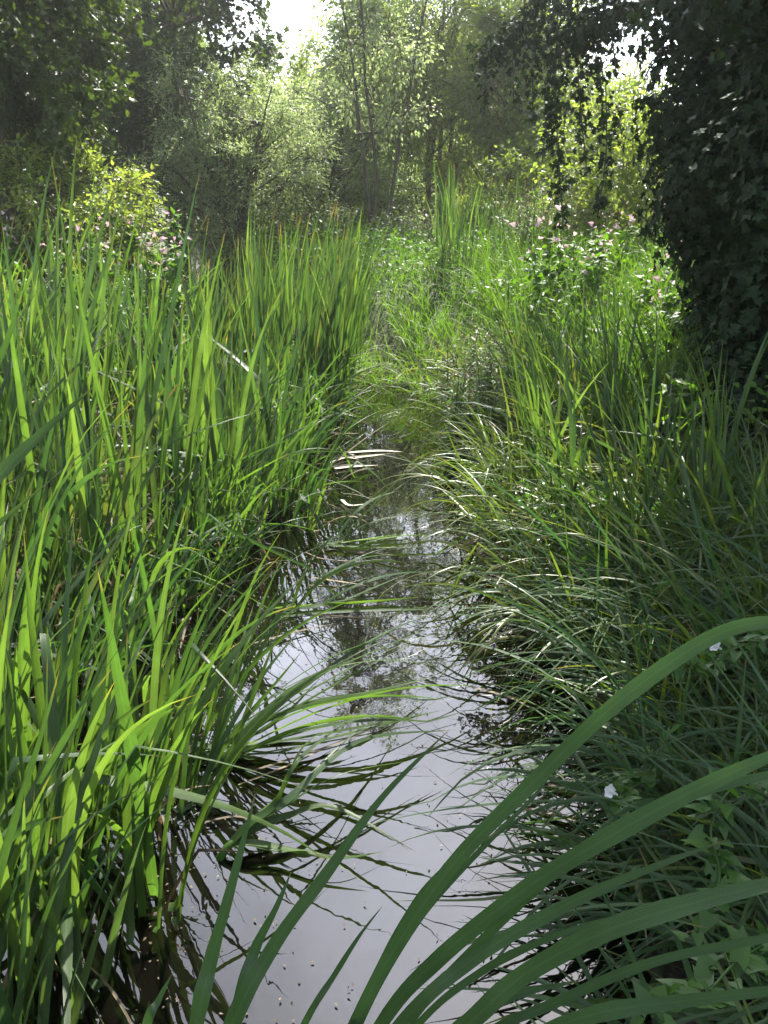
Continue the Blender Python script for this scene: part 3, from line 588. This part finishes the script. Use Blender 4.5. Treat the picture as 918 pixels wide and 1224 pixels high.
# ------------------------------------------------------------------ trees
def tree(name, seed, x, y, h, rx, ry, z0, label, leafmat, nclump=60, nleaf=260, size=.07, kind='oval', bark='bark', trunks=1, r0=.12, crad=.45, droop=.3, group=None, shell=.45, spread=.3, cat='tree', twigs=True, cx=0, cy=0):
    rng = np.random.default_rng(seed); z = float(gz(x, y)); root = empty(name, (x, y, z), label, cat, group)
    tb, bb, lf = MB(), MB(), MB(); tr = []
    for i in range(trunks):
        a = 6.28 * i / trunks + rng.uniform(0, 1); t = np.linspace(0, 1, 12); top = h * rng.uniform(.78, .95)
        off = (spread * rx * (1 if trunks > 1 else .3)) * t ** 1.2
        wv = np.cumsum(rng.normal(0, .035 * h / 12 * 2, (12, 2)), 0)
        P = np.stack([off * np.cos(a) + wv[:, 0] + cx * t, off * np.sin(a) + wv[:, 1] + cy * t, -.1 + top * t], -1); P[0, :2] *= .3
        tube(tb, P, r0 / math.sqrt(trunks) * (1 - .86 * t) * (1 + .5 * np.exp(-t * 14)), 9); tr.append(P)
    cz = (z0 + h) / 2; hz = (h - z0) / 2
    d = nrmz(rng.normal(0, 1, (nclump, 3))); rad = rng.random(nclump) ** (1 - shell) ; rad = shell + (1 - shell) * rad
    c = d * rad[:, None] * [rx, ry, hz] * rng.uniform(.8, 1.12, (nclump, 1)) + [cx * .6, cy * .6, cz]
    for q in c:
        P = tr[rng.integers(len(tr))]; hh = max(.25, q[2] - rng.uniform(.3, .9) * np.hypot(q[0], q[1]) - .2); i = np.clip(np.searchsorted(P[:, 2], hh), 1, 11); s = P[i]
        m1 = s * .6 + q * .4 + [0, 0, -.02 * h] + rng.normal(0, .05, 3); m2 = s * .25 + q * .75 + rng.normal(0, .06, 3) + [0, 0, .02 * h]
        bl = np.linalg.norm(q - s); tube(bb, curve_pts([s, m1, m2, q], 8), np.linspace(max(.008, .018 * bl), .004, 8), 5)
        nt_ = 9; td = nrmz(rng.normal(0, 1, (nt_, 3)) + nrmz(q - [0, 0, cz]) * .7); tl = crad * rng.uniform(.6, 1.5, nt_)
        each = nleaf // nt_; u = rng.random((nt_, each)) ** .7
        dr = np.zeros((nt_, each, 3)); dr[..., 2] = -droop * (u * tl[:, None]) ** 1.5
        L = q + td[:, None] * (u * tl[:, None])[..., None] + dr + rng.normal(0, .10 * crad + .02, (nt_, each, 3))
        leaves(lf, rng, L.reshape(-1, 3), size, kind, droop=droop, out=np.repeat(td, each, 0), flat=.45)
        if twigs:
            for k_ in range(0, nt_, 2):
                e = q + td[k_] * tl[k_]; e[2] -= droop * tl[k_] ** 1.5; tube(bb, curve_pts([q, q * .5 + e * .5 + [0, 0, .02], e], 5), np.linspace(.006, .002, 5), 4)
    tb.build('trunk', M[bark], root); bb.build('branches', M[bark], root); lf.build('crown', M[leafmat], root, False)
    return root
def wx(pxl, y): return (pxl - 459) / 1104 * (y * .941 + .2)

tree('broadleaf_tree', 1, wx(10, 10.5), 10.5, 6.6, 1.75, 1.6, 1.15, 'large dark leafy tree filling the upper left corner', 'dark', 95, 420, .085, 'lobed', r0=.2, crad=.5)
tree('broadleaf_tree', 2, wx(205, 17), 17, 8.5, 1.9, 1.9, 1.0, 'tall tree with sunlit outer leaves second from the upper left corner', 'dark', 100, 330, .10, 'lobed', r0=.22, crad=.6)
tree('broadleaf_tree', 3, wx(90, 20), 20, 9.5, 2.6, 2.2, 1.0, 'tall tree behind the dark upper left tree', 'dark', 80, 300, .12, 'oval', r0=.25, crad=.8)
tree('willow_shrub', 4, wx(285, 15), 15, 3.1, 1.5, 1.1, -.3, 'rounded silvery willow shrub left of centre beyond the meadow', 'willow', 135, 300, .070, 'lance', 'palebark', trunks=5, r0=.12, crad=.34, droop=.15, cat='shrub', spread=.7, shell=.3)
tree('willow_shrub', 5, wx(385, 17), 17, 2.9, 1.3, 1.1, -.3, 'pale willow shrub between the round silvery one and the slim central tree', 'willow', 100, 300, .066, 'lance', 'palebark', trunks=5, r0=.12, crad=.4, droop=.2, cat='shrub', spread=.7, shell=.3)
tree('broadleaf_tree', 6, wx(350, 26), 26, 4.4, 2.4, 2.2, .5, 'hazy low tree below the gap of bright sky', 'bush', 80, 260, .11, 'oval', r0=.2, crad=.7)
tree('alder_tree', 71, wx(455, 14.5), 14.5, 7.6, 1.0, .9, 1.6, 'slim airy tree with several thin forking trunks in the centre', 'willow', 80, 190, .065, 'oval', 'palebark', trunks=3, r0=.05, crad=.42, spread=1.3, shell=.3)
tree('leafy_shrub', 8, wx(520, 18), 18, 6.6, 1.3, 1.3, .0, 'tall bright green bushy tree just right of the slim central tree', 'bush', 140, 340, .075, 'lance', 'palebark', trunks=4, r0=.10, crad=.5, shell=.2, cat='tree')
tree('leafy_shrub', 9, wx(615, 16.5), 16.5, 5.0, 1.25, 1.2, .0, 'mid green bushy tree right of centre behind the tall reeds', 'bush', 120, 300, .075, 'oval', trunks=3, r0=.10, crad=.48, shell=.2, cat='tree')
tree('leafy_shrub', 10, wx(450, 19), 19, 5.0, .95, 1.0, .0, 'soft green tree behind the slim central tree', 'willow', 100, 280, .08, 'oval', trunks=3, r0=.09, crad=.5, cat='tree')
tree('leafy_shrub', 11, wx(700, 14), 14, 2.5, 1.2, 1.0, .2, 'low sunlit shrub under the bright sky gap on the right', 'bush', 55, 260, .07, 'oval', trunks=4, r0=.08, crad=.35, cat='shrub')
tree('leafy_shrub', 12, wx(770, 10.5), 10.5, 2.0, 1.0, .9, .1, 'yellow green sunlit shrub beside the dark ivy tree', 'bush', 55, 260, .06, 'oval', trunks=4, r0=.06, crad=.32, cat='shrub')
tree('leafy_shrub', 13, wx(60, 10), 10.0, 1.5, 1.1, .8, .1, 'low leafy shrub under the dark upper left tree', 'bush', 45, 240, .06, 'oval', trunks=4, r0=.06, crad=.3, cat='shrub')
for i, (a, yy, hh) in enumerate([(-120, 30, 9), (170, 34, 8), (560, 33, 6.5), (660, 30, 2.9), (800, 30, 2.8), (1000, 24, 5), (440, 38, 5), (300, 27, 3.8), (390, 30, 3.8), (510, 27, 4.6), (610, 26, 4), (50, 26, 5)]):
    tree('distant_tree', 30 + i, wx(a, yy), yy, hh, 2.8, 2.4, .8, 'hazy distant tree in the line beyond the meadow', 'bush', 55, 200, .16, 'oval', r0=.25, crad=1.0, group='distant trees beyond the meadow', twigs=False)

# ------------------------------------------------------------------ ivy covered tree on the right
def ivy_tree():
    rng = np.random.default_rng(55); x, y = 2.62, 5.6; z = float(gz(x, y))
    root = empty('ivy_covered_tree', (x, y, z), 'dark ivy covered tree filling the right edge of the view', 'tree')
    tb, bb, lf, hg = MB(), MB(), MB(), MB()
    t = np.linspace(0, 1, 14); T = np.stack([.35 * t ** 2 + .05 * np.sin(t * 7), .1 * np.sin(t * 5), -.1 + 6.6 * t], -1); tube(tb, T, .2 * (1 - .75 * t) + .1 * np.exp(-t * 15), 12)
    def coat(P, rad, n, size=.062):
        i = rng.integers(0, len(P) - 1, n); u = rng.random((n, 1)); c = P[i] * (1 - u) + P[i + 1] * u
        o = nrmz(rng.normal(0, 1, (n, 3))); rr = rad * rng.random((n, 1)) ** .45
        leaves(lf, rng, c + o * rr, size, 'lobed', face=o)
    coat(T[:11], .42, 9000)
    limbs = []
    for k in range(46):       # limbs bearing dense foliage masses
        h = rng.uniform(.4, 6.3); a = rng.uniform(0, 6.28); L = rng.uniform(.5, 1.25) * (1.0 if h < 2.2 else 1.35)
        if math.cos(a) < -.2: L *= .75 if h < 2.2 else .9
        i = int(np.clip(h / 6.6 * 13, 0, 13)); s = T[i]; e = s + [L * math.cos(a), L * math.sin(a), rng.uniform(-.3, .25)]
        Q = curve_pts([s, (s + e) / 2 + [0, 0, .12], e], 9); tube(bb, Q, np.linspace(.03, .006, 9), 5)
        coat(Q[3:], .36, 1250); limbs.append(Q)
    # overhanging boughs towards the stream, with hanging ivy strands
    W0 = np.array([x, y, z])
    for cp, n in [([T[6], px(770, -60, 6.6) - W0, px(690, -40, 6.9) - W0, px(620, 35, 7.2) - W0, px(575, 75, 7.4) - W0], 600),
                  ([T[7], px(800, -120, 6.3) - W0, px(700, -95, 6.6) - W0, px(590, -60, 6.8) - W0], 450),
                  ([T[5], px(790, 0, 6.5) - W0, px(720, 20, 6.6) - W0, px(680, 55, 6.7) - W0], 500)]:
        Q = curve_pts(cp, 16); tube(bb, Q, np.linspace(.04, .007, 16), 6); coat(Q[5:], .16, n, .055)
    for (x0, y0, y1, d, n) in [(668, -30, 275, 6.8, 1150), (690, -30, 210, 6.7, 750), (640, -20, 150, 7.0, 420),  (706, -30, 110, 6.7, 620), (738, -30, 90, 6.5, 620), (724, 100, 260, 6.6, 420), (655, -30, 190, 6.9, 480), (610, 30, 120, 7.2, 170), (585, 60, 130, 7.3, 130)]:
        Q = curve_pts([px(x0, y0, d) - W0, px(x0 + rng.normal(0, 6), (y0 + y1) / 2, d) - W0, px(x0 + rng.normal(0, 7), y1, d) - W0], 12)
        n = int(n * .38); tube(hg, Q, .005, 4); i = rng.beta(1.0, 1.3, n) * 10.99; j = i.astype(int); c = Q[j] + (Q[j + 1] - Q[j]) * (i - j)[:, None]
        leaves(lf, rng, c + rng.normal(0, 1, (n, 3)) * [.06, .06, .05] * (1.15 - .8 * i[:, None] / 11), .05, 'lobed', droop=.8, flat=.2)
    # foliage masses on the stream side of the crown
    for (a_, b_) in [(800, -30), (782, 25), (806, 80), (784, 150), (806, 200), (812, 265), (842, 320), (846, 390), (872, 440), (880, 480)]:
        e = px(a_ + 12, b_, 5.75) - W0; i_ = int(np.clip(e[2] / 6.6 * 13, 0, 12)); Q = curve_pts([T[i_], (T[i_] + e) / 2 + [0, 0, .1], e], 9); tube(bb, Q, np.linspace(.03, .006, 9), 5); coat(Q[4:], .34, 1400)
    # unseen boughs above the frame, added to shade the foreground leaves
    for k in range(7):
        e = np.array([1.35 + .12 * k, 4.9 - .22 * k, 4.6 + .35 * math.sin(k * 2.1)]) - W0
        Q = curve_pts([T[8], (T[8] + e) / 2 + [0, 0, .3], e], 10); tube(bb, Q, np.linspace(.05, .01, 10), 6); coat(Q[4:], .42, 1500, .085)
    for e in [(.95, 4.3, 4.9), (1.12, 3.85, 4.7), (.72, 4.0, 5.2), (1.2, 3.4, 4.2)]:
        e = np.array(e) - W0; Q = curve_pts([T[10], (T[10] + e) / 2 + [0, 0, .4], e], 12); tube(bb, Q, np.linspace(.05, .01, 12), 6); coat(Q[6:], .45, 1300, .085)
    # skirt of ivy tumbling down to the bank
    for k in range(52):
        a = rng.uniform(3.7, 5.9); rr = rng.uniform(.35, 1.15); h = rng.uniform(1.0, 2.6); c0 = np.array([rr * math.cos(a), rr * math.sin(a), h]); e = c0 * [1.08, 1.08, 0] + [0, 0, rng.uniform(.0, .35)]
        Q = curve_pts([c0, (c0 + e) / 2, e], 9); tube(hg, Q, .005, 4); coat(Q, .16, 620)
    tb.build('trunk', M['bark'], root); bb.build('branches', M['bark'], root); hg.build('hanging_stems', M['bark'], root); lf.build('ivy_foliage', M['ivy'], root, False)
ivy_tree()
# unseen tree added outside the frame so that its crown shades the right bank
tree('broadleaf_tree', 61, 4.3, 4.4, 6.8, 1.9, 1.8, 1.6, 'unseen dark tree added outside the right edge to shade the bank', 'dark', 80, 300, .09, 'lobed', r0=.2, crad=.55)

# ------------------------------------------------------------------ sunlit damp air
mb = MB(); x0, x1, y0, y1, z0, z1 = -70, 70, -6, 75, -3.0, 13.0
v = np.array([[x, y, z] for x in (x0, x1) for y in (y0, y1) for z in (z0, z1)])
mb.add(v, [np.array([[0, 1, 3, 2], [4, 6, 7, 5], [0, 4, 5, 1], [2, 3, 7, 6], [0, 2, 6, 4], [1, 5, 7, 3]])])
m = bpy.data.materials.new('haze'); m.use_nodes = True; m.node_tree.nodes.clear()
pv = m.node_tree.nodes.new('ShaderNodeVolumePrincipled'); pv.inputs['Density'].default_value = .0022; pv.inputs['Color'].default_value = (.95, .97, .92, 1); pv.inputs['Anisotropy'].default_value = .7
mo = m.node_tree.nodes.new('ShaderNodeOutputMaterial'); m.node_tree.links.new(pv.outputs[0], mo.inputs['Volume'])
hz = mb.build('haze', m, smooth=False); tag(hz, 'thin bright summer haze hanging before the far trees', 'haze', kind='stuff')
